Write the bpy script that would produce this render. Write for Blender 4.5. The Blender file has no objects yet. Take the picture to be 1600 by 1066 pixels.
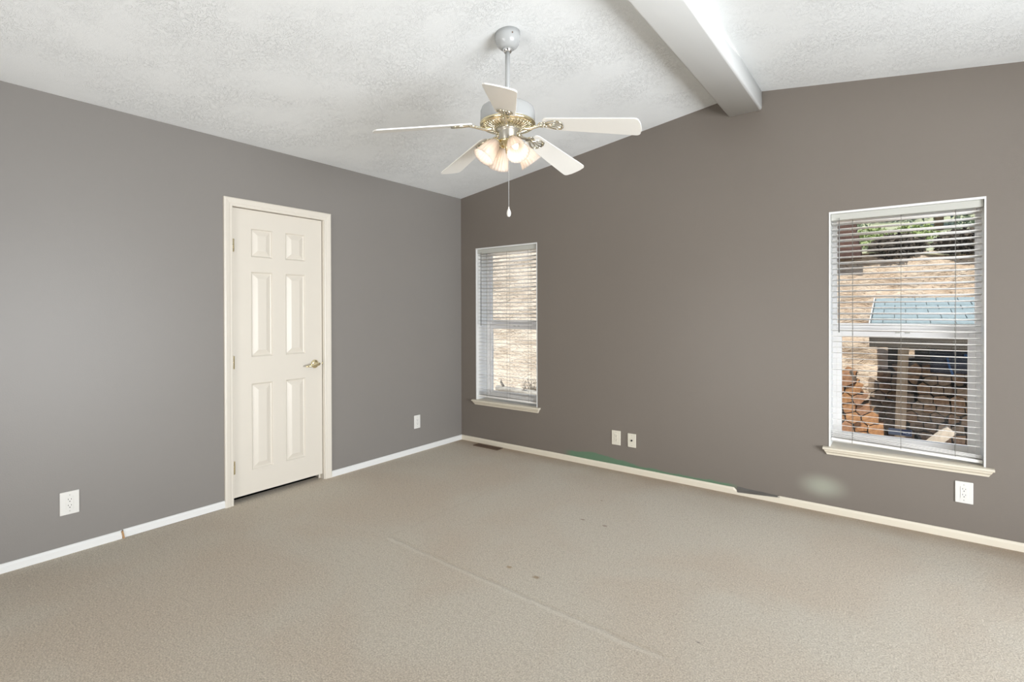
import bpy, bmesh, math, random
from mathutils import Vector, Matrix, noise as mnoise

C = bpy.context.scene.collection
S = bpy.context.scene
PI = math.pi
R = math.radians

# ------------------------------------------------------------------ camera
CAM = Vector((3.63784, -3.92233, 1.32))
YAW, PITCH, ROLL, FPX, SY = 0.648705574, -0.00456205, -0.00245649, 797.825, -41.098
fw = Vector((-math.sin(YAW) * math.cos(PITCH), math.cos(YAW) * math.cos(PITCH), math.sin(PITCH)))
rt = Vector((math.cos(YAW), math.sin(YAW), 0))
up = rt.cross(fw)
r2 = math.cos(ROLL) * rt + math.sin(ROLL) * up
u2 = -math.sin(ROLL) * rt + math.cos(ROLL) * up
cd = bpy.data.cameras.new('camera')
cam = bpy.data.objects.new('camera', cd)
C.objects.link(cam)
cam.matrix_world = Matrix(((r2.x, u2.x, -fw.x, CAM.x), (r2.y, u2.y, -fw.y, CAM.y),
                           (r2.z, u2.z, -fw.z, CAM.z), (0, 0, 0, 1)))
cd.sensor_width = 36
cd.lens = FPX / 1600 * 36
cd.shift_y = SY / 1600
cd.clip_start = 0.02
S.camera = cam

# ------------------------------------------------------------------ light and exposure
w = bpy.data.worlds.new('sky')
S.world = w
w.use_nodes = True
wn = w.node_tree
sky = wn.nodes.new('ShaderNodeTexSky')
sky.sky_type = 'NISHITA'
sky.sun_disc = False
sky.sun_elevation = R(58)
sky.sun_rotation = R(195)
wn.nodes['Background'].inputs['Strength'].default_value = 0.18
wn.links.new(sky.outputs[0], wn.nodes['Background'].inputs['Color'])


def lamp(name, kind, loc, energy, color=(1, 1, 1), look=None, **kw):
    l = bpy.data.lights.new(name, kind)
    l.energy = energy
    l.color = color
    for k, v in kw.items():
        setattr(l, k, v)
    o = bpy.data.objects.new(name, l)
    C.objects.link(o)
    o.location = loc
    if look is not None:
        o.rotation_euler = Vector(look).to_track_quat('-Z', 'Y').to_euler()
    return o


lamp('sun', 'SUN', (2, -6, 9), 6.2, (1, 0.95, 0.87), (0.03, 0.53, -0.85), angle=R(0.6))
# added area lights: daylight through an assumed right opening, fill from a made-up hall
lamp('daylight_right', 'AREA', (6.7, -2.35, 0.95), 350, (0.94, 0.97, 1.0), (-1, 0.30, 0.26),
     shape='RECTANGLE', size=2.6, size_y=1.9)
lamp('hall_fill', 'AREA', (1.9, -5.75, 0.95), 90, (1.0, 0.98, 0.95), (0.12, 1, 0.30),
     shape='RECTANGLE', size=1.6, size_y=1.9)
S.view_settings.view_transform = 'Standard'
S.view_settings.look = 'None'
S.view_settings.gamma = 1
S.view_settings.use_curve_mapping = False
S.view_settings.exposure = 0.0
S.cycles.max_bounces = 10
S.cycles.diffuse_bounces = 6
S.cycles.transparent_max_bounces = 24
S.cycles.sample_clamp_indirect = 6
S.cycles.caustics_reflective = False
S.cycles.caustics_refractive = False
S.cycles.use_denoising = True


# ------------------------------------------------------------------ materials
def mat(name, col, rough=0.5, metal=0.0, **kw):
    m = bpy.data.materials.new(name)
    m.use_nodes = True
    b = m.node_tree.nodes['Principled BSDF']
    b.inputs['Base Color'].default_value = (*col, 1)
    b.inputs['Roughness'].default_value = rough
    b.inputs['Metallic'].default_value = metal
    for k, v in kw.items():
        b.inputs[k].default_value = v
    return m


class NT:
    """small wrapper for building node graphs"""

    def __init__(self, m):
        self.m = m
        self.t = m.node_tree
        self.b = self.t.nodes['Principled BSDF']
        self.co = self.t.nodes.new('ShaderNodeTexCoord').outputs['Object']

    def put(self, sock, v):
        if isinstance(v, bpy.types.NodeSocket):
            self.t.links.new(v, sock)
        else:
            if isinstance(v, tuple) and len(v) == 3 and sock.type == 'RGBA':
                v = (*v, 1)
            sock.default_value = v

    def math(self, op, a, b=0.0, c=0.0, clamp=False):
        n = self.t.nodes.new('ShaderNodeMath')
        n.operation = op
        n.use_clamp = clamp
        for i, v in enumerate((a, b, c)):
            self.put(n.inputs[i], v)
        return n.outputs[0]

    def xyz(self, v=None):
        n = self.t.nodes.new('ShaderNodeSeparateXYZ')
        self.put(n.inputs[0], v if v is not None else self.co)
        return n.outputs

    def noise(self, scale, detail=3, rough=0.5, dist=0.0, vec=None):
        n = self.t.nodes.new('ShaderNodeTexNoise')
        self.put(n.inputs['Vector'], vec if vec is not None else self.co)
        n.inputs['Scale'].default_value = scale
        n.inputs['Detail'].default_value = detail
        n.inputs['Roughness'].default_value = rough
        n.inputs['Distortion'].default_value = dist
        return n.outputs[0]

    def voronoi(self, scale, feature='F1', vec=None, rnd=1.0):
        n = self.t.nodes.new('ShaderNodeTexVoronoi')
        n.feature = feature
        self.put(n.inputs['Vector'], vec if vec is not None else self.co)
        n.inputs['Scale'].default_value = scale
        n.inputs['Randomness'].default_value = rnd
        return n.outputs[0]

    def scale(self, s, vec=None):
        n = self.t.nodes.new('ShaderNodeVectorMath')
        n.operation = 'MULTIPLY'
        self.put(n.inputs[0], vec if vec is not None else self.co)
        n.inputs[1].default_value = s
        return n.outputs[0]

    def step(self, v, lo, hi):
        n = self.t.nodes.new('ShaderNodeMapRange')
        n.interpolation_type = 'SMOOTHSTEP'
        self.put(n.inputs[0], v)
        n.inputs[1].default_value = lo
        n.inputs[2].default_value = hi
        return n.outputs[0]

    def mix(self, f, a, b):
        n = self.t.nodes.new('ShaderNodeMix')
        n.data_type = 'RGBA'
        self.put(n.inputs[0], f)
        self.put(n.inputs[6], a)
        self.put(n.inputs[7], b)
        return n.outputs[2]

    def bump(self, h, dist, strength=1.0):
        n = self.t.nodes.new('ShaderNodeBump')
        n.inputs['Distance'].default_value = dist
        n.inputs['Strength'].default_value = strength
        self.put(n.inputs['Height'], h)
        self.t.links.new(n.outputs[0], self.b.inputs['Normal'])

    def color(self, c):
        self.put(self.b.inputs['Base Color'], c)


WALL = (0.232, 0.208, 0.192)
M = {}
M['wall'] = mat('taupe_paint', WALL, 0.42)
n = NT(M['wall'])
n.color(n.mix(n.noise(0.9, 2), (0.211, 0.197, 0.183), (0.229, 0.214, 0.199)))
n.bump(n.noise(160, 2), 0.0006, 0.5)

# back wall: the same paint with a green unpainted strip over the baseboard and a soft pale spot
M['wall_back'] = mat('taupe_paint_back', WALL, 0.42)
n = NT(M['wall_back'])
x, y, z = n.xyz()
base = n.mix(n.noise(0.9, 2), (0.174, 0.151, 0.129), (0.189, 0.164, 0.141))  # dimmer, warmer light on this wall is put into its base colour
jit = n.math('MULTIPLY', n.math('SUBTRACT', n.noise(9, 4), 0.5), 0.035)
# height of the strip: highest near x=1.6, running out towards x=2.8
hh = n.math('ADD', 0.066, n.math('MULTIPLY', n.math('SUBTRACT', 1.0, n.math('MULTIPLY', n.math('ABSOLUTE', n.math('SUBTRACT', x, 1.55)), 2.2), clamp=True), 0.048))
hh = n.math('ADD', hh, jit)
gm = n.math('MULTIPLY', n.step(n.math('SUBTRACT', hh, z), -0.004, 0.006),
            n.math('MULTIPLY', n.step(x, 1.22, 1.34), n.math('SUBTRACT', 1.0, n.step(x, 2.62, 2.74))))
c1 = n.mix(n.math('MULTIPLY', gm, 0.85), base, (0.10, 0.20, 0.12))
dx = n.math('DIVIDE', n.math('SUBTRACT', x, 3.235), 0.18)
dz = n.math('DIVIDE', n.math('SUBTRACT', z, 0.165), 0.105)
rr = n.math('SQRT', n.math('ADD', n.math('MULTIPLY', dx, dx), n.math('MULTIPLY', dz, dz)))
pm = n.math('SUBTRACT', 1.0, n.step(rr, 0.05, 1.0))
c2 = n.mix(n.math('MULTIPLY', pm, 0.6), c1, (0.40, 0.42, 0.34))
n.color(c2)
n.bump(n.noise(160, 2), 0.0006, 0.5)

M['ceiling'] = mat('textured_white_ceiling', (0.80, 0.82, 0.825), 0.85)
n = NT(M['ceiling'])
s1 = n.noise(24, 2, 0.5, 3.4)
s2 = n.noise(2.4, 3, 0.6)
ridge = n.math('SUBTRACT', 1.0, n.step(n.math('ABSOLUTE', n.math('SUBTRACT', s1, 0.5)), 0.0, 0.035))
msk = n.step(s2, 0.36, 0.72)
n.bump(n.math('MULTIPLY', ridge, n.math('ADD', n.math('MULTIPLY', msk, 0.88), 0.10)), 0.0024, 0.8)

M['carpet'] = mat('beige_carpet', (0.5, 0.44, 0.34), 0.95)
n = NT(M['carpet'])
n.b.inputs['Sheen Weight'].default_value = 0.2
x, y, z = n.xyz()
f1 = n.noise(150, 4, 0.8)
f2 = n.noise(1.1, 3, 0.5, 0.6)
f3 = n.noise(45, 3, 0.6)
ca = n.mix(n.step(f2, 0.35, 0.65), (0.73, 0.60, 0.45), (0.77, 0.69, 0.555))
cb = n.mix(n.step(f1, 0.30, 0.72), n.mix(0.6, ca, (0.14, 0.105, 0.07)), n.mix(0.35, ca, (0.9, 0.85, 0.75)))
cb = n.mix(n.math('MULTIPLY', n.step(f3, 0.48, 0.7), 0.18), cb, (0.24, 0.18, 0.12))
# dirty edge along the back wall
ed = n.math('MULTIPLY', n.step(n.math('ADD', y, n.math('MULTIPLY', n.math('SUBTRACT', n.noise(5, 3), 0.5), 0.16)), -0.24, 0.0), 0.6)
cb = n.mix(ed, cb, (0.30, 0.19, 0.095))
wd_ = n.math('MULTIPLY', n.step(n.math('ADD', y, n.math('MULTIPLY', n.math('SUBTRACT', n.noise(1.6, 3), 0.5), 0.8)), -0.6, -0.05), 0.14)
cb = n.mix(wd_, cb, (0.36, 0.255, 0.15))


def seg_mask(n, p, a, b, wdt):
    """1 on the line from a to b on the floor"""
    L = math.hypot(b[0] - a[0], b[1] - a[1])
    tx, ty = (b[0] - a[0]) / L, (b[1] - a[1]) / L
    px, py = p
    ax = n.math('SUBTRACT', px, a[0])
    ay = n.math('SUBTRACT', py, a[1])
    t = n.math('ADD', n.math('MULTIPLY', ax, tx), n.math('MULTIPLY', ay, ty))
    d = n.math('SUBTRACT', n.math('MULTIPLY', ay, tx), n.math('MULTIPLY', ax, ty))
    d = n.math('ADD', d, n.math('MULTIPLY', n.math('SUBTRACT', n.noise(7, 2), 0.5), 0.03))
    inside = n.math('MULTIPLY', n.step(t, -0.02, 0.02), n.math('SUBTRACT', 1.0, n.step(t, L - 0.15, L + 0.02)))
    return n.math('MULTIPLY', n.math('SUBTRACT', 1.0, n.step(n.math('ABSOLUTE', d), wdt * 0.3, wdt)), inside)


cr1 = seg_mask(n, (x, y), (1.235, -1.965), (1.235, -1.0), 0.013)
cr2 = seg_mask(n, (x, y), (1.235, -1.965), (3.0, -2.02), 0.016)
cr = n.math('MAXIMUM', n.math('MULTIPLY', cr1, 0.45), cr2)
cr3 = seg_mask(n, (x, y), (1.25, -1.985), (2.98, -2.04), 0.022)
cb = n.mix(n.math('MULTIPLY', cr3, 0.30), cb, (0.75, 0.70, 0.60))
cb = n.mix(n.math('MULTIPLY', cr, 0.12), cb, (0.24, 0.165, 0.095))
# furniture foot marks
for (sx, sy, sr, sc) in ((2.032, -1.068, 0.022, (0.22, 0.13, 0.07)), (2.191, -1.071, 0.024, (0.2, 0.115, 0.06)),
                         (2.03, -1.83, 0.026, (0.33, 0.20, 0.07)), (2.198, -1.83, 0.028, (0.26, 0.15, 0.045)),
                         (3.0, -1.855, 0.010, (0.04, 0.035, 0.03)), (1.98, -0.70, 0.014, (0.25, 0.16, 0.09))):
    ax = n.math('SUBTRACT', x, sx)
    ay = n.math('MULTIPLY', n.math('SUBTRACT', y, sy), 1.5)
    d = n.math('SQRT', n.math('ADD', n.math('MULTIPLY', ax, ax), n.math('MULTIPLY', ay, ay)))
    d = n.math('ADD', d, n.math('MULTIPLY', n.math('SUBTRACT', n.noise(60, 2), 0.5), sr * 0.9))
    cb = n.mix(n.math('MULTIPLY', n.math('SUBTRACT', 1.0, n.step(d, sr * 0.3, sr)), 0.7), cb, sc)
n.color(cb)
hgt = n.math('ADD', n.math('ADD', n.math('MULTIPLY', f1, 0.6), n.math('MULTIPLY', f3, 0.5)), n.math('MULTIPLY', cr, -0.45))
n.bump(hgt, 0.012, 0.85)

M['cream'] = mat('cream_trim_paint', (0.72, 0.66, 0.545), 0.4)
M['trim_white'] = mat('white_trim_paint', (0.74, 0.745, 0.735), 0.4)
M['door'] = mat('off_white_door_paint', (0.67, 0.628, 0.555), 0.38)
M['vinyl'] = mat('white_vinyl', (0.90, 0.885, 0.87), 0.35)
M['slat'] = mat('white_blind_slat', (0.80, 0.785, 0.76), 0.4)
M['headrail'] = mat('grey_white_headrail', (0.50, 0.50, 0.46), 0.45)
M['cord'] = mat('grey_cord', (0.20, 0.19, 0.17), 0.8)
M['wand'] = mat('clear_grey_wand', (0.16, 0.16, 0.155), 0.25)
M['brass'] = mat('polished_brass', (0.86, 0.76, 0.50), 0.2, 1.0)
M['pale_brass'] = mat('pale_brass', (0.86, 0.82, 0.68), 0.2, 1.0)
M['steel'] = mat('bright_steel', (0.8, 0.8, 0.8), 0.2, 1.0)
M['fan_white'] = mat('white_enamel', (0.43, 0.44, 0.44), 0.22)
M['blade'] = mat('white_laminate_blade', (0.90, 0.89, 0.85), 0.35)
M['plate'] = mat('white_plastic_plate', (0.72, 0.71, 0.68), 0.35)
M['plate_cream'] = mat('ivory_plastic_plate', (0.70, 0.66, 0.56), 0.35)
M['dark'] = mat('dark_slot', (0.02, 0.02, 0.02), 0.7)
M['vent'] = mat('brown_register', (0.17, 0.11, 0.075), 0.45, 0.3)
M['chip'] = mat('bare_wood_chip', (0.42, 0.25, 0.12), 0.8)
M['smear'] = mat('grey_brown_paint', (0.105, 0.098, 0.088), 0.5)
M['pendant'] = mat('white_ceramic', (0.85, 0.84, 0.80), 0.25)


def glass_mat():
    m = bpy.data.materials.new('window_glass')
    m.use_nodes = True
    t = m.node_tree
    t.nodes.clear()
    o = t.nodes.new('ShaderNodeOutputMaterial')
    tr = t.nodes.new('ShaderNodeBsdfTransparent')
    tr.inputs[0].default_value = (0.95, 0.97, 0.96, 1)
    gl = t.nodes.new('ShaderNodeBsdfGlossy')
    gl.inputs['Roughness'].default_value = 0.02
    mx = t.nodes.new('ShaderNodeMixShader')
    mx.inputs[0].default_value = 0.05
    t.links.new(tr.outputs[0], mx.inputs[1])
    t.links.new(gl.outputs[0], mx.inputs[2])
    t.links.new(mx.outputs[0], o.inputs[0])
    return m


M['glass'] = glass_mat()


def shade_mat():
    m = bpy.data.materials.new('frosted_ribbed_glass')
    m.use_nodes = True
    t = m.node_tree
    t.nodes.clear()
    o = t.nodes.new('ShaderNodeOutputMaterial')
    tr = t.nodes.new('ShaderNodeBsdfTranslucent')
    tr.inputs[0].default_value = (0.50, 0.45, 0.41, 1)
    pr = t.nodes.new('ShaderNodeBsdfPrincipled')
    pr.inputs['Base Color'].default_value = (0.88, 0.83, 0.79, 1)
    pr.inputs['Roughness'].default_value = 0.3
    tp = t.nodes.new('ShaderNodeBsdfTransparent')
    tp.inputs[0].default_value = (1, 0.96, 0.92, 1)
    m1 = t.nodes.new('ShaderNodeMixShader')
    m1.inputs[0].default_value = 0.45
    m2 = t.nodes.new('ShaderNodeMixShader')
    m2.inputs[0].default_value = 0.28
    t.links.new(tr.outputs[0], m1.inputs[1])
    t.links.new(pr.outputs[0], m1.inputs[2])
    t.links.new(m1.outputs[0], m2.inputs[1])
    t.links.new(tp.outputs[0], m2.inputs[2])
    t.links.new(m2.outputs[0], o.inputs[0])
    return m


M['shade'] = shade_mat()
M['bulb'] = mat('lit_bulb', (1, 0.95, 0.85), 0.3)
M['bulb'].node_tree.nodes['Principled BSDF'].inputs['Emission Color'].default_value = (1, 0.84, 0.62, 1)
M['bulb'].node_tree.nodes['Principled BSDF'].inputs['Emission Strength'].default_value = 1.7


def rough_mat(name, ca, cb, scale, dist, rough=0.9, stretch=(1, 1, 1), detail=5, thr=(0.35, 0.68)):
    m = mat(name, ca, rough)
    n = NT(m)
    v = n.scale(stretch)
    f = n.noise(scale, detail, 0.62, 0.4, vec=v)
    n.color(n.mix(n.step(f, *thr), ca, cb))
    n.bump(f, dist, 0.9)
    return m


M['bank'] = mat('tan_earth_and_rock', (0.6, 0.43, 0.3), 0.95)
n = NT(M['bank'])
f = n.noise(3.2, 6, 0.66, 0.8, vec=n.scale((1, 1, 2.2)))
g = n.noise(16, 4, 0.6, 0.5, vec=n.scale((1, 1, 1.8)))
cc = n.mix(n.step(f, 0.35, 0.66), (0.60, 0.43, 0.30), (0.78, 0.62, 0.48))
cc = n.mix(n.math('MULTIPLY', n.math('SUBTRACT', 1.0, n.step(g, 0.30, 0.42)), 0.75), cc, (0.20, 0.13, 0.085))
cc = n.mix(n.math('MULTIPLY', n.math('SUBTRACT', 1.0, n.step(n.xyz()[0], -1.0, 2.5)), 0.5), cc, (0.92, 0.84, 0.74))
n.color(cc)
n.bump(n.math('ADD', f, n.math('MULTIPLY', g, 0.6)), 0.16, 0.9)
M['meadow'] = rough_mat('grassy_soil', (0.34, 0.36, 0.22), (0.48, 0.48, 0.33), 5, 0.05)
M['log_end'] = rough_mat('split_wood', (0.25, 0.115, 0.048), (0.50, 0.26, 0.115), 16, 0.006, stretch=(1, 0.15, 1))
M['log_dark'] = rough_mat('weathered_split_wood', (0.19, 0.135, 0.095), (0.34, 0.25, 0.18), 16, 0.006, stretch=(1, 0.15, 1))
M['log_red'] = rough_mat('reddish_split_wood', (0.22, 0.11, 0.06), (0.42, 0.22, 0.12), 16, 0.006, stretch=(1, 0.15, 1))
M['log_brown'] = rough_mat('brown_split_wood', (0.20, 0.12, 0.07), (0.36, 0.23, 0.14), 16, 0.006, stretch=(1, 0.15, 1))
M['bark'] = rough_mat('bark', (0.10, 0.07, 0.05), (0.24, 0.17, 0.12), 22, 0.01, stretch=(1, 0.2, 1))
M['pale_log'] = rough_mat('grey_barked_log', (0.42, 0.36, 0.30), (0.60, 0.52, 0.44), 16, 0.006, stretch=(1, 1, 0.3))
M['grey_wood'] = rough_mat('weathered_grey_wood', (0.24, 0.22, 0.20), (0.45, 0.42, 0.38), 14, 0.006, stretch=(0.2, 1, 1))
M['post'] = rough_mat('tan_lumber', (0.42, 0.33, 0.24), (0.56, 0.46, 0.35), 20, 0.003, stretch=(1, 1, 0.1))
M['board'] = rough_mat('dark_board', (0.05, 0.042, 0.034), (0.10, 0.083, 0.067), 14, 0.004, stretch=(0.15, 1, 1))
M['railroad'] = rough_mat('red_brown_timber', (0.06, 0.03, 0.024), (0.12, 0.062, 0.046), 12, 0.01, stretch=(0.2, 1, 1))
M['mulch'] = rough_mat('dark_undergrowth', (0.035, 0.028, 0.022), (0.13, 0.10, 0.075), 9, 0.05)
M['shingle'] = rough_mat('blue_grey_shingle', (0.25, 0.305, 0.325), (0.30, 0.365, 0.39), 30, 0.002)
M['gap'] = mat('shingle_gap', (0.10, 0.13, 0.14), 0.9)
M['tarp'] = mat('blue_tarp', (0.03, 0.12, 0.34), 0.4)
M['tarp_dark'] = mat('navy_tarp', (0.012, 0.02, 0.05), 0.6)
M['leaf_a'] = mat('grey_green_needles', (0.24, 0.29, 0.22), 0.7)
M['leaf_b'] = mat('dark_pine_needles', (0.05, 0.09, 0.055), 0.7)
M['leaf_c'] = mat('bright_leaves', (0.24, 0.30, 0.10), 0.6)
M['dry'] = mat('dry_twigs', (0.30, 0.26, 0.21), 0.9)
M['sticker'] = mat('blue_grey_sticker', (0.075, 0.09, 0.13), 0.5)
M['sticker_navy'] = mat('navy_sticker', (0.012, 0.018, 0.05), 0.5)
M['sticker_ink'] = mat('pale_sticker_ink', (0.32, 0.36, 0.45), 0.5)


# ------------------------------------------------------------------ mesh helpers
class MB:
    """collects shapes for one mesh object"""

    def __init__(self):
        self.bm = bmesh.new()
        self.mi = 0
        self.T = Matrix.Identity(4)

    def v(self, p):
        return self.bm.verts.new(self.T @ Vector(p))

    def f(self, vs, smooth=False):
        try:
            fc = self.bm.faces.new(vs)
        except ValueError:
            return None
        fc.material_index = self.mi
        fc.smooth = smooth
        return fc

    def box(self, a, b, bev=0.0, seg=2):
        x0, y0, z0 = a
        x1, y1, z1 = b
        vs = [self.v(p) for p in ((x0, y0, z0), (x1, y0, z0), (x1, y1, z0), (x0, y1, z0),
                                  (x0, y0, z1), (x1, y0, z1), (x1, y1, z1), (x0, y1, z1))]
        fs = [self.f([vs[i] for i in q]) for q in ((0, 3, 2, 1), (4, 5, 6, 7), (0, 1, 5, 4), (1, 2, 6, 5), (2, 3, 7, 6), (3, 0, 4, 7))]
        if bev:
            ed = list({e for f_ in fs for e in f_.edges})
            r = bmesh.ops.bevel(self.bm, geom=ed, offset=bev, segments=seg, affect='EDGES', profile=0.5)
            for f_ in r['faces']:
                f_.smooth = True
        return self

    def prism(self, pts, axis, a, b, smooth=False):
        """polygon pts extruded along an axis ('x','y','z') from a to b"""
        def P(p, t):
            if axis == 'x':
                return (t, p[0], p[1])
            if axis == 'y':
                return (p[0], t, p[1])
            return (p[0], p[1], t)
        A = [self.v(P(p, a)) for p in pts]
        B = [self.v(P(p, b)) for p in pts]
        k = len(pts)
        for i in range(k):
            self.f([A[i], A[(i + 1) % k], B[(i + 1) % k], B[i]], smooth)
        self.f(A[::-1])
        self.f(B)
        return self

    def lathe(self, prof, n=32, smooth=True, cap=True, flute=None):
        """profile [(r, z)] around the z axis"""
        rings = []
        for (r, z) in prof:
            if r < 1e-6:
                rings.append([self.v((0, 0, z))])
            else:
                ring = []
                for i in range(n):
                    a = 2 * PI * i / n
                    rr = r
                    if flute:
                        rr = r * (1 + flute(a, z))
                    ring.append(self.v((rr * math.cos(a), rr * math.sin(a), z)))
                rings.append(ring)
        for A, B in zip(rings, rings[1:]):
            for i in range(n):
                j = (i + 1) % n
                if len(A) == 1 and len(B) == 1:
                    continue
                if len(A) == 1:
                    self.f([A[0], B[i], B[j]], smooth)
                elif len(B) == 1:
                    self.f([A[i], B[0], A[j]], smooth)
                else:
                    self.f([A[i], B[i], B[j], A[j]], smooth)
        if cap:
            if len(rings[0]) > 1:
                self.f(rings[0])
            if len(rings[-1]) > 1:
                self.f(rings[-1][::-1])
        return self

    def tube(self, pts, r, n=8, closed=False):
        pts = [Vector(p) for p in pts]
        k = len(pts)
        rings = []
        ref = Vector((0.123, 0.456, 0.88)).normalized()
        for i, p in enumerate(pts):
            if closed:
                d = pts[(i + 1) % k] - pts[i - 1]
            else:
                d = pts[min(i + 1, k - 1)] - pts[max(i - 1, 0)]
            d.normalize()
            a = d.cross(ref)
            if a.length < 1e-4:
                a = d.cross(Vector((1, 0, 0)))
            a.normalize()
            b = d.cross(a)
            ri = r[i] if isinstance(r, (list, tuple)) else r
            rings.append([self.v(p + ri * (math.cos(2 * PI * j / n) * a + math.sin(2 * PI * j / n) * b)) for j in range(n)])
        pairs = list(zip(rings, rings[1:])) + ([(rings[-1], rings[0])] if closed else [])
        for A, B in pairs:
            for j in range(n):
                self.f([A[j], A[(j + 1) % n], B[(j + 1) % n], B[j]], True)
        if not closed:
            self.f(rings[0][::-1])
            self.f(rings[-1])
        return self

    def build(self, name, mats, parent=None, loc=None):
        me = bpy.data.meshes.new(name)
        bmesh.ops.recalc_face_normals(self.bm, faces=self.bm.faces)
        self.bm.to_mesh(me)
        self.bm.free()
        for m in (mats if isinstance(mats, (list, tuple)) else [mats]):
            me.materials.append(m)
        o = bpy.data.objects.new(name, me)
        C.objects.link(o)
        if parent is not None:
            o.parent = parent
        if loc is not None:
            o.location = loc
        return o


def tag(o, label, cat, group=None, kind=None):
    o['label'] = label
    o['category'] = cat
    if group:
        o['group'] = group
    if kind:
        o['kind'] = kind
    return o


def thing(name, label, cat, loc=(0, 0, 0), rz=0.0, group=None, kind=None):
    o = bpy.data.objects.new(name, None)
    C.objects.link(o)
    o.location = loc
    o.rotation_euler = (0, 0, rz)
    o.empty_display_size = 0.1
    return tag(o, label, cat, group, kind)


def boxo(name, a, b, m, parent=None, bev=0.0):
    return MB().box(a, b, bev).build(name, m, parent)


# ------------------------------------------------------------------ room shell
H, SL, XR, XA = 2.504, 0.138, 5.496, 2.748
YF, YB = -4.75, 0.0          # front wall and back wall (inner faces)
TW = 0.24                    # wall thickness


def ceil_z(x):
    return H + SL * (x if x <= XA else XR - x)


tag(boxo('floor', (-0.1, YF - 0.1, -0.2), (XR + 0.1, 0.02, 0.0), M['carpet']),
    'worn beige wall-to-wall carpet with furniture marks', 'floor', kind='structure')

cb_ = MB()
cb_.prism([(-TW, ceil_z(-TW)), (XA, ceil_z(XA)), (XR + TW, ceil_z(XR + TW)), (XR + TW, ceil_z(XR + TW) + 0.2),
           (XA, ceil_z(XA) + 0.2), (-TW, ceil_z(-TW) + 0.2)], 'y', YF - TW, TW)
tag(cb_.build('ceiling', M['ceiling']), 'white textured vaulted ceiling', 'ceiling', kind='structure')

# beam on the ridge, with rounded lower corners
bz, bx0, bx1, br = 2.738, 2.643, 2.869, 0.018
pts = [(bx0, ceil_z(bx0) + 0.02)]
for k in range(7):
    a = PI + k * PI / 12
    pts.append((bx0 + br + br * math.cos(a), bz + br + br * math.sin(a)))
for k in range(7):
    a = 1.5 * PI + k * PI / 12
    pts.append((bx1 - br + br * math.cos(a), bz + br + br * math.sin(a)))
pts.append((bx1, ceil_z(bx1) + 0.02))
M['beam'] = mat('smooth_white_beam', (0.88, 0.90, 0.90), 0.6)
tag(MB().prism(pts, 'y', YF, 0.0, True).build('ceiling_beam', M['beam']),
    'white boxed beam with rounded edges along the ceiling ridge', 'beam', kind='structure')

# window openings in the back wall: (x0, x1, z0, z1)
WIN = [(0.2035, 0.9585, 0.425, 1.970), (3.271, 4.030, 0.425, 1.970)]
bw = MB()


def col(mb, x0, x1, z0, z1=None):
    """piece of the back wall; z1=None runs up to the sloping ceiling"""
    if z1 is None:
        p = [(x0, z0), (x1, z0), (x1, ceil_z(x1) + 0.03)]
        if x0 < XA < x1:
            p.append((XA, ceil_z(XA) + 0.03))
        p.append((x0, ceil_z(x0) + 0.03))
    else:
        p = [(x0, z0), (x1, z0), (x1, z1), (x0, z1)]
    mb.prism(p, 'y', 0.0, TW)


col(bw, -TW, WIN[0][0], -0.5)
col(bw, WIN[0][0], WIN[0][1], -0.5, WIN[0][2])
col(bw, WIN[0][0], WIN[0][1], WIN[0][3])
col(bw, WIN[0][1], WIN[1][0], -0.5)
col(bw, WIN[1][0], WIN[1][1], -0.5, WIN[1][2])
col(bw, WIN[1][0], WIN[1][1], WIN[1][3])
col(bw, WIN[1][1], XR + TW, -0.5)
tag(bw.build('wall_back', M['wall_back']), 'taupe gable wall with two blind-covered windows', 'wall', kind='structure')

DY0, DY1, DZ1 = -2.293, -1.600, 2.053      # door opening in the left wall
lw = MB()
lw.box((-TW, YF - TW, -0.5), (0, DY0 - 0.02, H + 0.03))
lw.box((-TW, DY1 + 0.02, -0.5), (0, 0.0, H + 0.03))
lw.box((-TW, DY0 - 0.02, DZ1 + 0.02), (0, DY1 + 0.02, H + 0.03))
lw.box((-TW, DY0 - 0.02, -0.5), (0, DY1 + 0.02, -0.005))
tag(lw.build('wall_left', M['wall']), 'taupe side wall holding the white door', 'wall', kind='structure')

rw = MB()   # right wall, out of view, with a wide opening assumed for daylight
rw.box((XR, YF - TW, -0.5), (XR + TW, -3.40, H + 0.03))
rw.box((XR, -1.0, -0.5), (XR + TW, 0.0, H + 0.03))
rw.box((XR, -3.40, 2.12), (XR + TW, -1.0, H + 0.03))
rw.box((XR, -3.40, -0.5), (XR + TW, -1.0, 0.08))
tag(rw.build('wall_right', M['wall']), 'taupe side wall out of view, with a patio opening assumed for daylight', 'wall', kind='structure')
fwm = MB()  # front wall, behind the camera, with an opening and hall box made up for fill light
fwm.box((-TW, YF - TW, -0.5), (0.85, YF, H + 0.5))
fwm.box((2.55, YF - TW, -0.5), (XR + TW, YF, H + 0.5))
fwm.box((0.85, YF - TW, 2.12), (2.55, YF, H + 0.5))
fwm.box((0.85, YF - TW, -0.5), (2.55, YF, 0.0))
fwm.box((0.7, YF - TW - 1.0, -0.1), (2.7, YF - TW - 0.9, 2.3))
fwm.box((0.6, YF - TW - 1.0, -0.1), (0.7, YF - TW, 2.3))
fwm.box((2.7, YF - TW - 1.0, -0.1), (2.8, YF - TW, 2.3))
fwm.box((0.6, YF - TW - 1.0, 2.3), (2.8, YF - TW, 2.4))
tag(fwm.build('wall_front', M['wall']), 'taupe wall behind the camera with a hall opening made up for fill light', 'wall', kind='structure')

# ------------------------------------------------------------------ baseboards
BH, BT = 0.047, 0.013


def bb_profile(h, t):
    return [(0, 0), (t, 0), (t, h * 0.72), (t * 0.75, h * 0.86), (t * 0.45, h), (0, h)]


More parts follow.
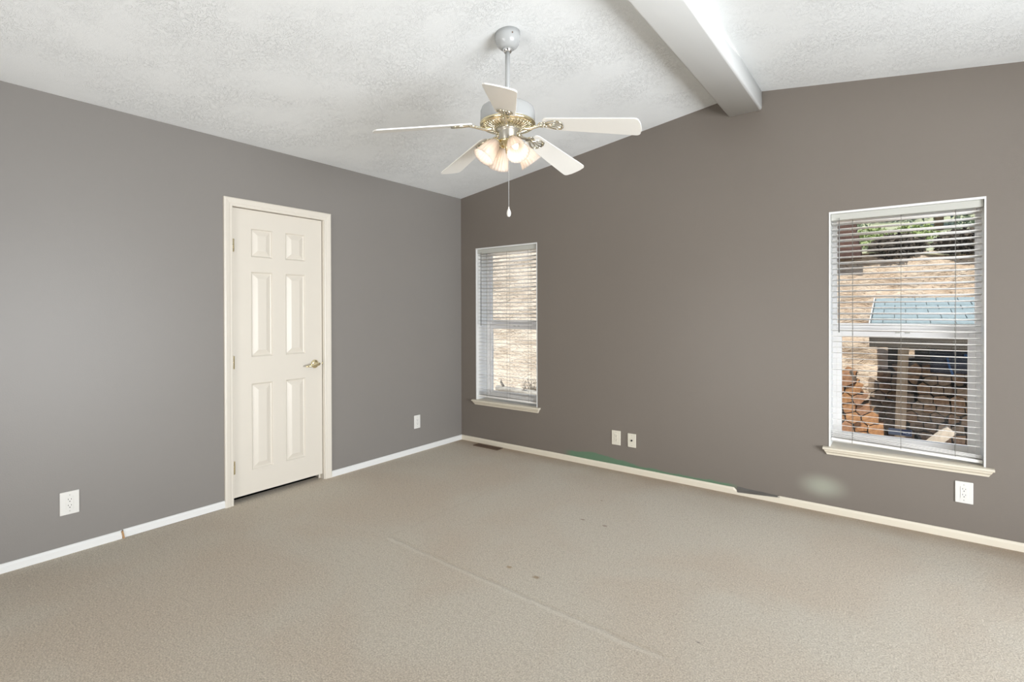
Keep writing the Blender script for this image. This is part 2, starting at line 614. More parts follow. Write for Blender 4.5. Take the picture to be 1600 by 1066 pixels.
def base_left(name, y0, y1, lab, dz=0.0):
    o = MB().prism([(px, pz + dz) for px, pz in bb_profile(BH, BT)], 'y', y0, y1).build(name, M['trim_white'])
    return tag(o, lab, 'baseboard', kind='structure')


base_left('baseboard_left', YF, -2.925, 'white baseboard under the wide outlet left of the door')
base_left('baseboard_left.001', -2.918, DY0 - 0.058, 'white baseboard between the cracked joint and the door', 0.003)
base_left('baseboard_left.002', DY1 + 0.064, 0.0, 'white baseboard between the door and the room corner')
bb = MB()
random.seed(3)
# gently uneven top edge, chipped away between x 2.70 and 2.98
xs = [0.013 + i * 0.03 for i in range(int((XR - 0.013) / 0.03) + 1)]
rows = []
for xx in xs:
    h = BH + 0.0015 * mnoise.noise(Vector((xx * 3, 0, 0)))
    if 2.70 < xx < 2.98:
        h = BH - 0.028 + 0.02 * (xx - 2.70) / 0.28
    rows.append([bb.v((xx, -px, pz)) for px, pz in bb_profile(h, BT)])
for A, B in zip(rows, rows[1:]):
    for i in range(len(A)):
        j = (i + 1) % len(A)
        bb.f([A[i], A[j], B[j], B[i]])
bb.f(rows[0])
bb.f(rows[-1][::-1])
tag(bb.build('baseboard_back', M['cream']), 'cream baseboard under both windows with a chipped stretch', 'baseboard', kind='structure')
# bare grey-brown filler where the board is chipped
sm = MB()
rows = []
for i in range(13):
    xx = 2.705 + 0.28 * i / 12
    top = 0.056 - 0.010 * i / 12 + 0.003 * mnoise.noise(Vector((xx * 20, 3, 0)))
    bot = BH - 0.030 + 0.022 * (i / 12)
    t = 0.010 * math.sin(PI * min(1, (i + 0.6) / 12.5))
    rows.append([sm.v((xx, 0, bot)), sm.v((xx, -0.012, bot)), sm.v((xx, -0.004 - t, (top + bot) / 2)), sm.v((xx, 0, top))])
for A, B in zip(rows, rows[1:]):
    for i in range(4):
        sm.f([A[i], A[(i + 1) % 4], B[(i + 1) % 4], B[i]])
sm.f(rows[0])
sm.f(rows[-1][::-1])
tag(sm.build('trim_1', M['smear']), 'grey-brown gouged strip where the baseboard is chipped away', 'trim', kind='structure')
# frayed tan carpet edge pieces by the cracked joint on the left
ch = MB()
ch.T = Matrix.Translation((0.016, -2.921, 0.022)) @ Matrix.Rotation(R(10), 4, 'X')
ch.box((-0.014, -0.005, -0.022), (0.004, 0.004, 0.022))
tag(ch.build('trim_2', M['chip']), 'brown split-wood sliver in the baseboard joint', 'trim', kind='structure')

# ------------------------------------------------------------------ door
door = thing('door_1', 'closed off-white six-panel door with brass lever', 'door', (0, (DY0 + DY1) / 2, 0), kind='structure')
oy = (DY0 + DY1) / 2


def dl(o):
    o.parent = door
    return o


sx = -0.016                     # slab face
y0, y1, z0, z1 = DY0 + 0.003 - oy, DY1 - 0.004 - oy, 0.042, DZ1 - 0.004
pys = [(-2.157 - oy, -2.000 - oy), (-1.903 - oy, -1.743 - oy)]
pzs = [(0.205, 0.820), (1.007, 1.613), (1.716, 1.920)]
ys = [y0, pys[0][0], pys[0][1], pys[1][0], pys[1][1], y1]
zs = [z0] + [q for p in pzs for q in p] + [z1]
db = MB()
for i in range(len(ys) - 1):
    for j in range(len(zs) - 1):
        a, b, c, d = ys[i], ys[i + 1], zs[j], zs[j + 1]
        if i in (1, 3) and j in (1, 3, 5):
            rings = []
            for off, dep in ((0, 0), (0.004, 0.003), (0.009, 0.0115), (0.014, 0.0130), (0.046, 0.0022), (0.050, 0.0016)):
                rings.append([db.v((sx - dep, a + off, c + off)), db.v((sx - dep, b - off, c + off)),
                              db.v((sx - dep, b - off, d - off)), db.v((sx - dep, a + off, d - off))])
            for A, B in zip(rings, rings[1:]):
                for k in range(4):
                    db.f([A[k], A[(k + 1) % 4], B[(k + 1) % 4], B[k]])
            db.f(rings[-1])
        else:
            db.f([db.v((sx, a, c)), db.v((sx, b, c)), db.v((sx, b, d)), db.v((sx, a, d))])
bx = sx - 0.034
db.f([db.v((bx, y0, z0)), db.v((bx, y0, z1)), db.v((bx, y1, z1)), db.v((bx, y1, z0))])
for p, q in (((y0, z0), (y1, z0)), ((y1, z0), (y1, z1)), ((y1, z1), (y0, z1)), ((y0, z1), (y0, z0))):
    db.f([db.v((sx, *p)), db.v((sx, *q)), db.v((bx, *q)), db.v((bx, *p))])
bmesh.ops.remove_doubles(db.bm, verts=db.bm.verts, dist=1e-5)
dl(db.build('door_slab', M['door']))
# casing: colonial profile mitred round the opening
cs = MB()
prof = [(0.0, 0.0), (0.0, 0.009), (0.006, 0.011), (0.018, 0.011), (0.022, 0.0135), (0.046, 0.0165), (0.054, 0.0155), (0.058, 0.012), (0.058, 0.0)]
iy0, iy1, iz = DY0 - oy, DY1 + 0.006 - oy, DZ1
paths = [[], [], [], []]
for o_, t_ in prof:
    paths[0].append(cs.v((t_, iy0 - o_, 0.0)))
    paths[1].append(cs.v((t_, iy0 - o_, iz + o_)))
    paths[2].append(cs.v((t_, iy1 + o_, iz + o_)))
    paths[3].append(cs.v((t_, iy1 + o_, 0.0)))
for A, B in zip(paths, paths[1:]):
    for k in range(len(prof)):
        j = (k + 1) % len(prof)
        cs.f([A[k], A[j], B[j], B[k]])
cs.f(paths[0])
cs.f(paths[3][::-1])
dl(cs.build('casing', M['door']))
jb = MB()
jb.box((-0.12, DY0 - 0.019 - oy, 0), (0.0, DY0 - oy, DZ1 + 0.019))
jb.box((-0.12, DY1 - oy, 0), (0.0, DY1 + 0.019 - oy, DZ1 + 0.019))
jb.box((-0.12, DY0 - oy, DZ1), (0.0, DY1 - oy, DZ1 + 0.019))
jb.box((-0.066, DY0 - oy, 0), (-0.052, DY0 + 0.012 - oy, DZ1))
jb.box((-0.066, DY1 - 0.012 - oy, 0), (-0.052, DY1 - oy, DZ1))
jb.box((-0.066, DY0 + 0.012 - oy, DZ1 - 0.012), (-0.052, DY1 - 0.012 - oy, DZ1))
dl(jb.build('jamb', M['door']))
for zc in (1.786, 0.980, 0.255):
    h = MB()
    h.T = Matrix.Translation((-0.001, DY0 + 0.002 - oy, zc))
    h.lathe([(0, -0.047), (0.0045, -0.046), (0.0080, -0.044), (0.0080, 0.044), (0.0035, 0.046), (0, 0.047)], 12)
    h.box((-0.004, -0.001, -0.044), (0.002, 0.012, 0.044))
    o = dl(h.build('hinge', M['brass']))
    o['label'] = 'brass butt hinge'
hd = MB()
hd.T = Matrix.Translation((sx, -1.668 - oy, 0.920)) @ Matrix.Rotation(R(90), 4, 'Y')
hd.lathe([(0.033, 0), (0.033, 0.004), (0.029, 0.009), (0.020, 0.012), (0.0125, 0.014), (0.0115, 0.045), (0.013, 0.052), (0.010, 0.060), (0, 0.062)], 28)
o = dl(hd.build('handle_rosette', M['brass']))
hv = MB()
lev = [(sx + 0.052, -1.655 - oy, 0.924), (sx + 0.054, -1.672 - oy, 0.922), (sx + 0.055, -1.70 - oy, 0.917), (sx + 0.052, -1.735 - oy, 0.911), (sx + 0.046, -1.766 - oy, 0.909)]
hv.tube(lev, [0.009, 0.0115, 0.010, 0.0085, 0.006], 10)
lv = hv.build('lever', M['brass'])
lv.parent = o
lv['label'] = 'brass lever'
lp = MB()
lp.box((sx - 0.03, DY1 - 0.0045 - oy, 0.895), (sx - 0.004, DY1 - 0.002 - oy, 0.945))
lp.box((sx - 0.02, DY1 - 0.006 - oy, 0.911), (sx + 0.006, DY1 - 0.0005 - oy, 0.929), 0.002)
lpo = dl(lp.build('latch', M['brass']))
lpo['label'] = 'brass latch'
# black enclosure added behind the door to keep its gaps dark
cw = MB()
cw.box((-1.05, -2.65, -0.3), (-1.0, -1.25, 2.45))
cw.box((-1.0, -2.65, -0.3), (-TW, -2.6, 2.45))
cw.box((-1.0, -1.3, -0.3), (-TW, -1.25, 2.45))
cw.box((-1.0, -2.6, 2.40), (-TW, -1.3, 2.45))
tag(cw.build('wall_door_box', M['dark']), 'black enclosure added behind the door to keep light out of its gaps', 'wall', kind='structure')
tag(boxo('floor.001', (-1.0, -2.6, -0.2), (-0.1, -1.3, -0.005), M['dark']), 'black floor added behind the door so the gap under it stays dark', 'floor', kind='structure')

# ------------------------------------------------------------------ windows
def window(name, W, label):
    x0, x1, zb, zt = W
    t = thing(name, label, 'window', ((x0 + x1) / 2, 0, zb), kind='structure')
    ox, oz = (x0 + x1) / 2, zb
    X0, X1, Z1 = x0 - ox, x1 - ox, zt - oz

    def b(mb, a, c, bev=0.0):
        mb.box((a[0], a[1], a[2] - oz), (c[0], c[1], c[2] - oz), bev)
    # jamb liner whose edge shows as a thin white border
    j = MB()
    j.box((X0, -0.003, 0.0), (X0 + 0.008, 0.17, Z1))
    j.box((X1 - 0.008, -0.003, 0.0), (X1, 0.17, Z1))
    j.box((X0 + 0.008, -0.003, Z1 - 0.013), (X1 - 0.008, 0.17, Z1))
    j.build('jamb', M['trim_white'], t)
    f = MB()
    f.box((X0, 0.17, 0.0), (X0 + 0.028, 0.24, Z1))
    f.box((X1 - 0.028, 0.17, 0.0), (X1, 0.24, Z1))
    f.box((X0 + 0.028, 0.17, Z1 - 0.04), (X1 - 0.028, 0.24, Z1))
    f.box((X0 + 0.028, 0.17, 0.0), (X1 - 0.028, 0.24, 0.03))
    f.build('frame', M['vinyl'], t)
    up_ = MB()
    b(up_, (X0 + 0.028, 0.215, 1.190), (X1 - 0.028, 0.238, 1.242), 0.002)
    up_.build('upper_sash_rail', M['vinyl'], t)
    g1 = MB()
    b(g1, (X0 + 0.026, 0.226, 1.235), (X1 - 0.026, 0.230, 1.935))
    g1.build('upper_glass', M['glass'], t)
    lo = MB()
    b(lo, (X0 + 0.028, 0.182, 0.455), (X0 + 0.057, 0.213, 1.205), 0.002)
    b(lo, (X1 - 0.062, 0.182, 0.455), (X1 - 0.028, 0.213, 1.205), 0.002)
    b(lo, (X0 + 0.057, 0.182, 1.150), (X1 - 0.062, 0.213, 1.205), 0.002)
    b(lo, (X0 + 0.057, 0.182, 0.455), (X1 - 0.062, 0.213, 0.505), 0.002)
    sash = lo.build('lower_sash', M['vinyl'], t)
    g2 = MB()
    b(g2, (X0 + 0.055, 0.196, 0.50), (X1 - 0.060, 0.200, 1.155))
    g2.build('lower_glass', M['glass'], sash)
    lk = MB()
    for dx in (-0.02, 0.03):
        lk.box((dx - 0.012, 0.176, 1.180 - oz), (dx + 0.012, 0.184, 1.190 - oz), 0.001)
    lk.build('sash_lock', M['headrail'], sash)
    # stool with a coved apron under it
    s = MB()
    s.prism([(0.17, 0.0), (0.17, 0.010), (-0.034, 0.010), (-0.040, 0.007), (-0.042, 0.002), (-0.040, -0.003), (-0.034, -0.006), (0.0, -0.006), (0.0, 0.0)],
            'x', X0 + 0.0005, X1 - 0.0005)
    for e0, e1 in ((X0 - 0.032, X0 + 0.0005), (X1 - 0.0005, X1 + 0.034)):
        s.prism([(0.0, -0.006), (0.0, 0.010), (-0.034, 0.010), (-0.040, 0.007), (-0.042, 0.002), (-0.040, -0.003), (-0.034, -0.006)], 'x', e0, e1)
    prof_ = [(-0.032, -0.006), (-0.027, -0.018), (-0.015, -0.028), (-0.011, -0.040), (0, -0.040), (0, -0.006)]
    A = [s.v((X0 - 0.026 + 0.016 * min(1, (-0.006 - pz) / 0.034), py, pz)) for py, pz in prof_]
    B = [s.v((X1 + 0.028 - 0.016 * min(1, (-0.006 - pz) / 0.034), py, pz)) for py, pz in prof_]
    for k in range(6):
        s.f([A[k], A[(k + 1) % 6], B[(k + 1) % 6], B[k]])
    s.f(A)
    s.f(B[::-1])
    s.build('window_sill', M['cream'], t)
    return t


window('window_1', WIN[0], 'narrow white sash window near the room corner')
window('window_2', WIN[1], 'white sash window above the outlet at right, woodshed outside')


def blind(W, label, cords, wand_x, tiltend, group):
    x0, x1, zb, zt = W
    ox = (x0 + x1) / 2
    t = thing('venetian_blind', label, 'blind', (ox, 0.045, zb + 0.01), group=group)
    oz = zb + 0.01
    hw = (x1 - x0) / 2 - 0.010
    hr = MB()
    hr.box((-hw, -0.032, 1.915 - oz), (hw, 0.026, 1.9565 - oz), 0.002)
    hr.build('headrail', M['headrail'], t)
    sl = MB()
    zc = 1.893
    pitch = 0.0366
    sw = 0.0245
    nn = 0
    zlist = []
    while zc > 0.53:
        zlist.append((zc, 0.0))
        zc -= pitch
    for q in range(3):          # the last slats lie folded on the bottom rail
        zlist.append((0.4895 + 0.010 * q, tiltend * (1.0 + 0.3 * q)))
    for zc, tl in zlist:
        jx = random.uniform(-0.0012, 0.0012)
        tilt = 0.0034 + random.uniform(-0.0015, 0.0015)
        lowers, uppers = [], []
        for e in (-1, 1):
            r0, r1 = [], []
            for k in range(5):
                u = -1 + k * 0.5
                yy = u * sw
                zz = zc - oz + 0.0012 * (1 - u * u) + tilt * u * (-1) + (tl * e)
                r0.append(sl.v((e * (hw - 0.003) + jx, yy, zz)))
                r1.append(sl.v((e * (hw - 0.003) + jx, yy, zz - 0.0019)))
            lowers.append(r1)
            uppers.append(r0)
        for k in range(4):
            sl.f([uppers[0][k], uppers[0][k + 1], uppers[1][k + 1], uppers[1][k]], True)
            sl.f([lowers[0][k], lowers[1][k], lowers[1][k + 1], lowers[0][k + 1]], True)
        for k in (0, 4):
            sl.f([uppers[0][k], uppers[1][k], lowers[1][k], lowers[0][k]])
        for e in (0, 1):
            sl.f(uppers[e] + lowers[e][::-1])
    sl.build('slats', M['slat'], t)
    br_ = MB()
    br_.T = Matrix.Rotation(-math.atan2(tiltend, hw), 4, 'Y')
    br_.T = Matrix.Translation((0, 0, 0.470 - oz)) @ br_.T
    br_.box((-hw, -0.024, -0.009), (hw, 0.024, 0.009), 0.004)
    br_.build('bottom_rail', M['slat'], t)
    for cx in cords:
        for yy in (-0.0245, 0.0245):
            lc = MB()
            lc.tube([(cx - ox, yy, 1.915 - oz), (cx - ox, yy, 0.47 - oz)], 0.0011, 6)
            lc.build('ladder_cord', M['cord'], t)
    wd = MB()
    wd.tube([(wand_x - ox, -0.040, 1.905 - oz), (wand_x - ox, -0.041, 1.875 - oz), (wand_x - ox, -0.043, 1.185 - oz)], [0.0022, 0.0038, 0.0038], 8)
    wd.tube([(wand_x - ox, -0.030, 1.93 - oz), (wand_x - ox, -0.040, 1.925 - oz), (wand_x - ox, -0.040, 1.900 - oz)], 0.0018, 6)
    wo = wd.build('tilt_wand', M['wand'], t)
    wo['label'] = 'grey tilt wand'
    return t


random.seed(5)
blind(WIN[0], 'white slatted blind over the narrow window near the room corner', (0.33, 0.585, 0.84), 0.268, -0.003, 'venetian blinds')
blind(WIN[1], 'white slatted blind over the right window, its bottom rail hanging crooked', (3.398, 3.647, 3.901), 3.327, -0.013, 'venetian blinds')

# sticker on the lower pane of the right window
st = thing('sticker', 'small blue security sticker low on the right window pane', 'sticker', (3.655, 0.194, 0.545))
MB().box((-0.072, -0.0006, -0.022), (0.048, 0.0006, 0.020)).build('sticker_band', M['sticker'], st)
MB().box((-0.005, -0.0014, -0.017), (0.044, -0.0007, 0.018)).build('sticker_box', M['sticker_navy'], st)
fc = bpy.data.curves.new('lettering', 'FONT')
fc.body = 'ACE'
fc.size = 0.020
fc.extrude = 0.0003
fc.align_x = 'CENTER'
fc.materials.append(M['sticker_ink'])
fo = bpy.data.objects.new('lettering', fc)
C.objects.link(fo)
me_ = bpy.data.meshes.new_from_object(fo)
bpy.data.objects.remove(fo)
fo = bpy.data.objects.new('lettering', me_)
C.objects.link(fo)
fo.parent = st
fo.location = (0.021, -0.0018, -0.009)
fo.rotation_euler = (PI / 2, 0, 0)


# ------------------------------------------------------------------ outlets, plates, floor vent
def plate(kind, label, loc, rz, wdt, hgt, m, group):
    t = thing(kind, label, 'outlet' if kind != 'cable_plate' else 'cable plate', loc, rz, group)
    p = MB()
    p.box((-wdt / 2, -0.0065, -hgt / 2), (wdt / 2, 0.0, hgt / 2), 0.003)
    p.build('cover_plate', m, t)
    return t


def receptacle(t, m, dx=0.0):
    r = MB()
    r.box((dx - 0.0165, -0.0085, -0.0335), (dx + 0.0165, -0.0060, 0.0335), 0.001)
    ro = r.build('receptacle', m, t)
    s = MB()
    for c in (-0.0175, 0.0155):
        for q, hh_ in ((-0.0065, 0.0075), (0.0065, 0.006)):
            s.box((dx + q - 0.0011, -0.0088, c + 0.002), (dx + q + 0.0011, -0.0080, c + 0.002 + hh_))
        s.T = Matrix.Translation((dx, -0.0084, c - 0.0065)) @ Matrix.Rotation(R(90), 4, 'X')
        s.lathe([(0.0026, -0.0004), (0.0026, 0.0004)], 10)
        s.T = Matrix.Identity(4)
    so = s.build('slots', M['dark'], ro)
    so['label'] = 'dark plug slots'
    for q in (-0.044, 0.044):
        sc = MB()
        sc.T = Matrix.Translation((dx, -0.0067, q)) @ Matrix.Rotation(R(90), 4, 'X')
        sc.lathe([(0.0032, -0.0005), (0.0032, 0.0004), (0.0025, 0.0008), (0, 0.0008)], 10)
        sc.build('screw', M['headrail'], t)


t = plate('wall_outlet', 'wide white duplex outlet left of the door', (0, -3.16, 0.279), R(90), 0.084, 0.126, M['plate'], 'wall outlets')
receptacle(t, M['plate'])
t = plate('wall_outlet', 'small white outlet on the left wall between door and corner', (0, -0.619, 0.287), R(90), 0.076, 0.124, M['plate'], 'wall outlets')
receptacle(t, M['plate'])
t = plate('wall_outlet', 'ivory outlet on the back wall beside the cable plate', (1.755, 0, 0.271), 0, 0.080, 0.120, M['plate_cream'], 'wall outlets')
receptacle(t, M['plate_cream'])
t = plate('wall_outlet', 'white outlet below the right window sill', (3.937, 0, 0.274), 0, 0.080, 0.124, M['plate'], 'wall outlets')
receptacle(t, M['plate'])
t = plate('cable_plate', 'ivory wall plate with one dark cable jack in its centre', (1.8945, 0, 0.268), 0, 0.073, 0.112, M['plate_cream'], None)
jk = MB()
jk.T = Matrix.Translation((0, -0.0065, 0)) @ Matrix.Rotation(R(90), 4, 'X')
jk.lathe([(0.0075, -0.001), (0.0075, 0.003), (0.0048, 0.003), (0.0048, 0.010), (0.0030, 0.010), (0.0030, 0.004), (0, 0.004)], 16)
jo = jk.build('cable_jack', M['dark'], t)
jo['label'] = 'dark threaded jack'
for q in (-0.041, 0.041):
    sc = MB()
    sc.T = Matrix.Translation((0, -0.0067, q)) @ Matrix.Rotation(R(90), 4, 'X')
    sc.lathe([(0.0032, -0.0005), (0.0032, 0.0004), (0, 0.0008)], 10)
    sc.build('screw', M['headrail'], t)

vt = thing('floor_vent', 'brown metal floor register in the carpet by the corner window', 'vent', (0.424, -0.083, 0.0))
v_ = MB()
v_.box((-0.155, -0.045, 0.0), (0.155, -0.036, 0.006), 0.001)
v_.box((-0.155, 0.036, 0.0), (0.155, 0.045, 0.006), 0.001)
v_.box((-0.155, -0.036, 0.0), (-0.146, 0.036, 0.006), 0.001)
v_.box((0.146, -0.036, 0.0), (0.155, 0.036, 0.006), 0.001)
v_.box((-0.003, -0.036, 0.0), (0.003, 0.036, 0.006), 0.001)
v_.build('vent_frame', M['vent'], vt)
v_ = MB()
for i in range(22):
    xx = -0.14 + i * 0.0128
    if abs(xx) < 0.006:
        continue
    v_.box((xx, -0.036, 0.0015), (xx + 0.005, 0.036, 0.005))
v_.build('louvres', M['vent'], vt)
MB().box((-0.146, -0.036, 0.0002), (0.146, 0.036, 0.0012)).build('duct_opening', M['dark'], vt)

# ------------------------------------------------------------------ ceiling fan
FX, FY = 2.0, -1.795
FZ = ceil_z(FX)
fan = thing('ceiling_fan', 'white five-blade ceiling fan with brass trim and four lit frosted shades', 'ceiling fan', (FX, FY, FZ))


def fz(zw):
    return zw - FZ


cn = MB()
rings = []
nseg = 36
prof = [(0.066, None), (0.066, 2.752), (0.065, 2.744), (0.061, 2.730), (0.052, 2.715), (0.040, 2.705), (0.030, 2.701), (0.0, 2.700)]
for r_, zz in prof:
    if r_ == 0.0:
        rings.append([cn.v((0, 0, fz(zz)))])
        continue
    rings.append([cn.v((r_ * math.cos(2 * PI * i / nseg), r_ * math.sin(2 * PI * i / nseg),
                        fz(zz) if zz else SL * r_ * math.cos(2 * PI * i / nseg))) for i in range(nseg)])
for A, B in zip(rings, rings[1:]):
    for i in range(nseg):
        j = (i + 1) % nseg
        if len(B) == 1:
            cn.f([A[i], A[j], B[0]], True)
        else:
            cn.f([A[i], A[j], B[j], B[i]], True)
cn.f(rings[0])
cno = cn.build('canopy', M['fan_white'], fan)
for a in (200, 330):
    s = MB()
    s.T = Matrix.Translation((0.066 * math.cos(R(a)), 0.066 * math.sin(R(a)), fz(2.757))) @ Matrix.Rotation(R(a), 4, 'Z') @ Matrix.Rotation(R(90), 4, 'Y')
    s.lathe([(0.004, -0.002), (0.004, 0.001), (0, 0.003)], 10)
    s.build('screw', M['vent'], cno)
cl = MB()
cl.lathe([(0.013, fz(2.706)), (0.024, fz(2.706)), (0.026, fz(2.698)), (0.022, fz(2.688)), (0.0155, fz(2.680)), (0.013, fz(2.680))], 24)
o = cl.build('collar', M['steel'], fan)
o['label'] = 'bright steel collar'
rd = MB()
rd.lathe([(0.0125, fz(2.71)), (0.0125, fz(2.40))], 20)
rd.build('downrod', M['fan_white'], fan)
mh = MB()
mh.lathe([(0.0, fz(2.425)), (0.020, fz(2.425)), (0.024, fz(2.410)), (0.032, fz(2.405)), (0.100, fz(2.403)), (0.122, fz(2.398)), (0.136, fz(2.388)),
          (0.1425, fz(2.372)), (0.1435, fz(2.355)), (0.1435, fz(2.316)), (0.141, fz(2.310)), (0.0, fz(2.310))], 48)
mh.build('motor_housing', M['fan_white'], fan)
bb_ = MB()
bb_.lathe([(0.140, fz(2.314)), (0.1455, fz(2.312)), (0.1465, fz(2.306)), (0.1445, fz(2.299)), (0.136, fz(2.294)), (0.128, fz(2.295)), (0.128, fz(2.312))], 48, cap=False)
o = bb_.build('trim_band', M['brass'], fan)
o['label'] = 'polished brass band'
rb = MB()
rb.lathe([(0.128, fz(2.305)), (0.120, fz(2.296)), (0.095, fz(2.286)), (0.070, fz(2.280)), (0.0, fz(2.279))], 120, True, False,
         flute=lambda a, z: 0.0)
for i in range(40):
    a = 2 * PI * i / 40
    ca, sa = math.cos(a), math.sin(a)
    rb.tube([(0.133 * ca, 0.133 * sa, fz(2.300)), (0.112 * ca, 0.112 * sa, fz(2.288)), (0.085 * ca, 0.085 * sa, fz(2.280)), (0.062 * ca, 0.062 * sa, fz(2.277))], 0.0032, 6)
rbo = rb.build('ribbed_vent', M['pale_brass'], fan)
rbo['label'] = 'brass ribbed underside'
sh = MB()
sh.lathe([(0.0, fz(2.282)), (0.056, fz(2.282)), (0.057, fz(2.276)), (0.047, fz(2.272)), (0.046, fz(2.268)), (0.046, fz(2.222)), (0.044, fz(2.218)), (0.0, fz(2.218))], 40)
sh.build('switch_housing', mat('brushed_pale_metal', (0.70, 0.67, 0.60), 0.3, 0.85), fan)
ft = MB()
ft.lathe([(0.0, fz(2.220)), (0.050, fz(2.220)), (0.051, fz(2.214)), (0.044, fz(2.208)), (0.030, fz(2.202)), (0.020, fz(2.192)), (0.013, fz(2.178)), (0.012, fz(2.160)),
          (0.009, fz(2.152)), (0.006, fz(2.146)), (0.0, fz(2.144))], 32)
o = ft.build('light_fitter', M['brass'], fan)
o['label'] = 'brass fitter with finial'

# blades: droop from 2.285 at r 0.2 to 2.205 at the tip, pitched 13 degrees
def blade_matrix(az):
    droop = math.atan(0.164)
    return (Matrix.Rotation(az, 4, 'Z') @ Matrix.Translation((0.2, 0, fz(2.285))) @ Matrix.Rotation(droop, 4, 'Y')
            @ Matrix.Rotation(R(-13), 4, 'X'))


def blade_mesh(mb):
    L0, L1 = -0.005, 0.490
    out = []
    # outline, upper side from root to tip
    def wid(u):
        return 0.050 + (0.0715 - 0.050) * min(1.0, u / 0.42)
    for k in range(7):                     # rounded root
        a = PI / 2 + 0.0 + k * (PI / 2) / 6
        out.append((L0 + 0.028 + 0.028 * math.cos(a), (wid(0) - 0.028) + 0.028 * math.sin(a)))
    root = out[::-1]
    top = root[:]
    for k in range(1, 10):
        u = k / 10 * 0.44
        top.append((L0 + 0.028 + u, wid(u)))
    rc = 0.024
    wt = 0.0715
    for k in range(7):
        a = PI / 2 - k * (PI / 2) / 6
        top.append((L1 - rc + rc * math.cos(a) - 0.006, (wt - rc) + rc * math.sin(a)))
    for k in range(1, 4):
        yq = (wt - rc) * (1 - k / 3)
        top.append((L1 - 0.006 * (yq / wt) ** 2, yq))
    bottom = [(p[0], -p[1]) for p in top[::-1]][1:]
    poly = top + bottom
    A = [mb.v((p[0], p[1], 0.003)) for p in poly]
    B = [mb.v((p[0], p[1], -0.003)) for p in poly]
    mb.f(A)
    mb.f(B[::-1])
    k = len(poly)
    for i in range(k):
        mb.f([A[i], A[(i + 1) % k], B[(i + 1) % k], B[i]])


def iron_mesh(mb, Mx):
    """cast brass bracket: S-shaped arm from the motor and an open leaf of ribs under the blade"""
    inv = Mx.inverted()
    mb.T = Mx
    hub = inv @ (Matrix.Rotation(mb.az, 4, 'Z') @ Vector((0.085, 0, fz(2.279))))
    zb = -0.0062
    mid = inv @ (Matrix.Rotation(mb.az, 4, 'Z') @ Vector((0.125, 0, fz(2.262))))
    arm = []
    P0, P1, P2, P3 = Vector(hub), Vector(mid), Vector((-0.045, 0, -0.014)), Vector((0.005, 0, zb))
    for k in range(11):
        t_ = k / 10
        arm.append(P0 * (1 - t_) ** 3 + P1 * 3 * t_ * (1 - t_) ** 2 + P2 * 3 * t_ * t_ * (1 - t_) + P3 * t_ ** 3)
    mb.tube(arm, [0.012 - 0.0005 * k for k in range(11)], 8)
    for s_ in (-1, 1):
        leaf = [(0.0, 0.004 * s_, zb), (0.025, 0.022 * s_, zb), (0.055, 0.036 * s_, zb), (0.080, 0.036 * s_, zb), (0.094, 0.022 * s_, zb), (0.098, 0, zb)]
        mb.tube(leaf, 0.0042, 6)
        mb.tube([(0.005, 0, zb), (0.045, 0.012 * s_, zb), (0.090, 0.020 * s_, zb)], 0.0026, 6)
        mb.tube([(-0.030, 0.006 * s_, -0.012), (-0.018, 0.020 * s_, -0.009), (0.002, 0.020 * s_, -0.006), (0.012, 0.010 * s_, zb)], 0.0034, 6)
    mb.tube([(0.0, 0, zb), (0.098, 0, zb)], 0.0030, 6)
    for q in ((0.030, 0), (0.078, 0.026), (0.078, -0.026)):
        keep = mb.T
        mb.T = Mx @ Matrix.Translation((q[0], q[1], -0.006))
        mb.lathe([(0.0, -0.004), (0.004, -0.003), (0.0055, 0.0), (0.0055, 0.003)], 10)
        mb.T = keep


PH = 0.2924
bl_me = ir_me = None
for k in range(5):
    az = PH + k * 2 * PI / 5
    if k == 0:
        b_ = MB()
        b_.T = blade_matrix(0)
        blade_mesh(b_)
        bo = b_.build('blade', M['blade'], fan)
        i_ = MB()
        i_.az = 0
        iron_mesh(i_, blade_matrix(0))
        io = i_.build('blade_iron', M['pale_brass'], bo)
        io['label'] = 'brass blade bracket'
        first = (bo, io)
    else:
        bo = first[0].copy()
        C.objects.link(bo)
        io = first[1].copy()
        C.objects.link(io)
        io.parent = bo
    bo.rotation_euler = (0, 0, az)

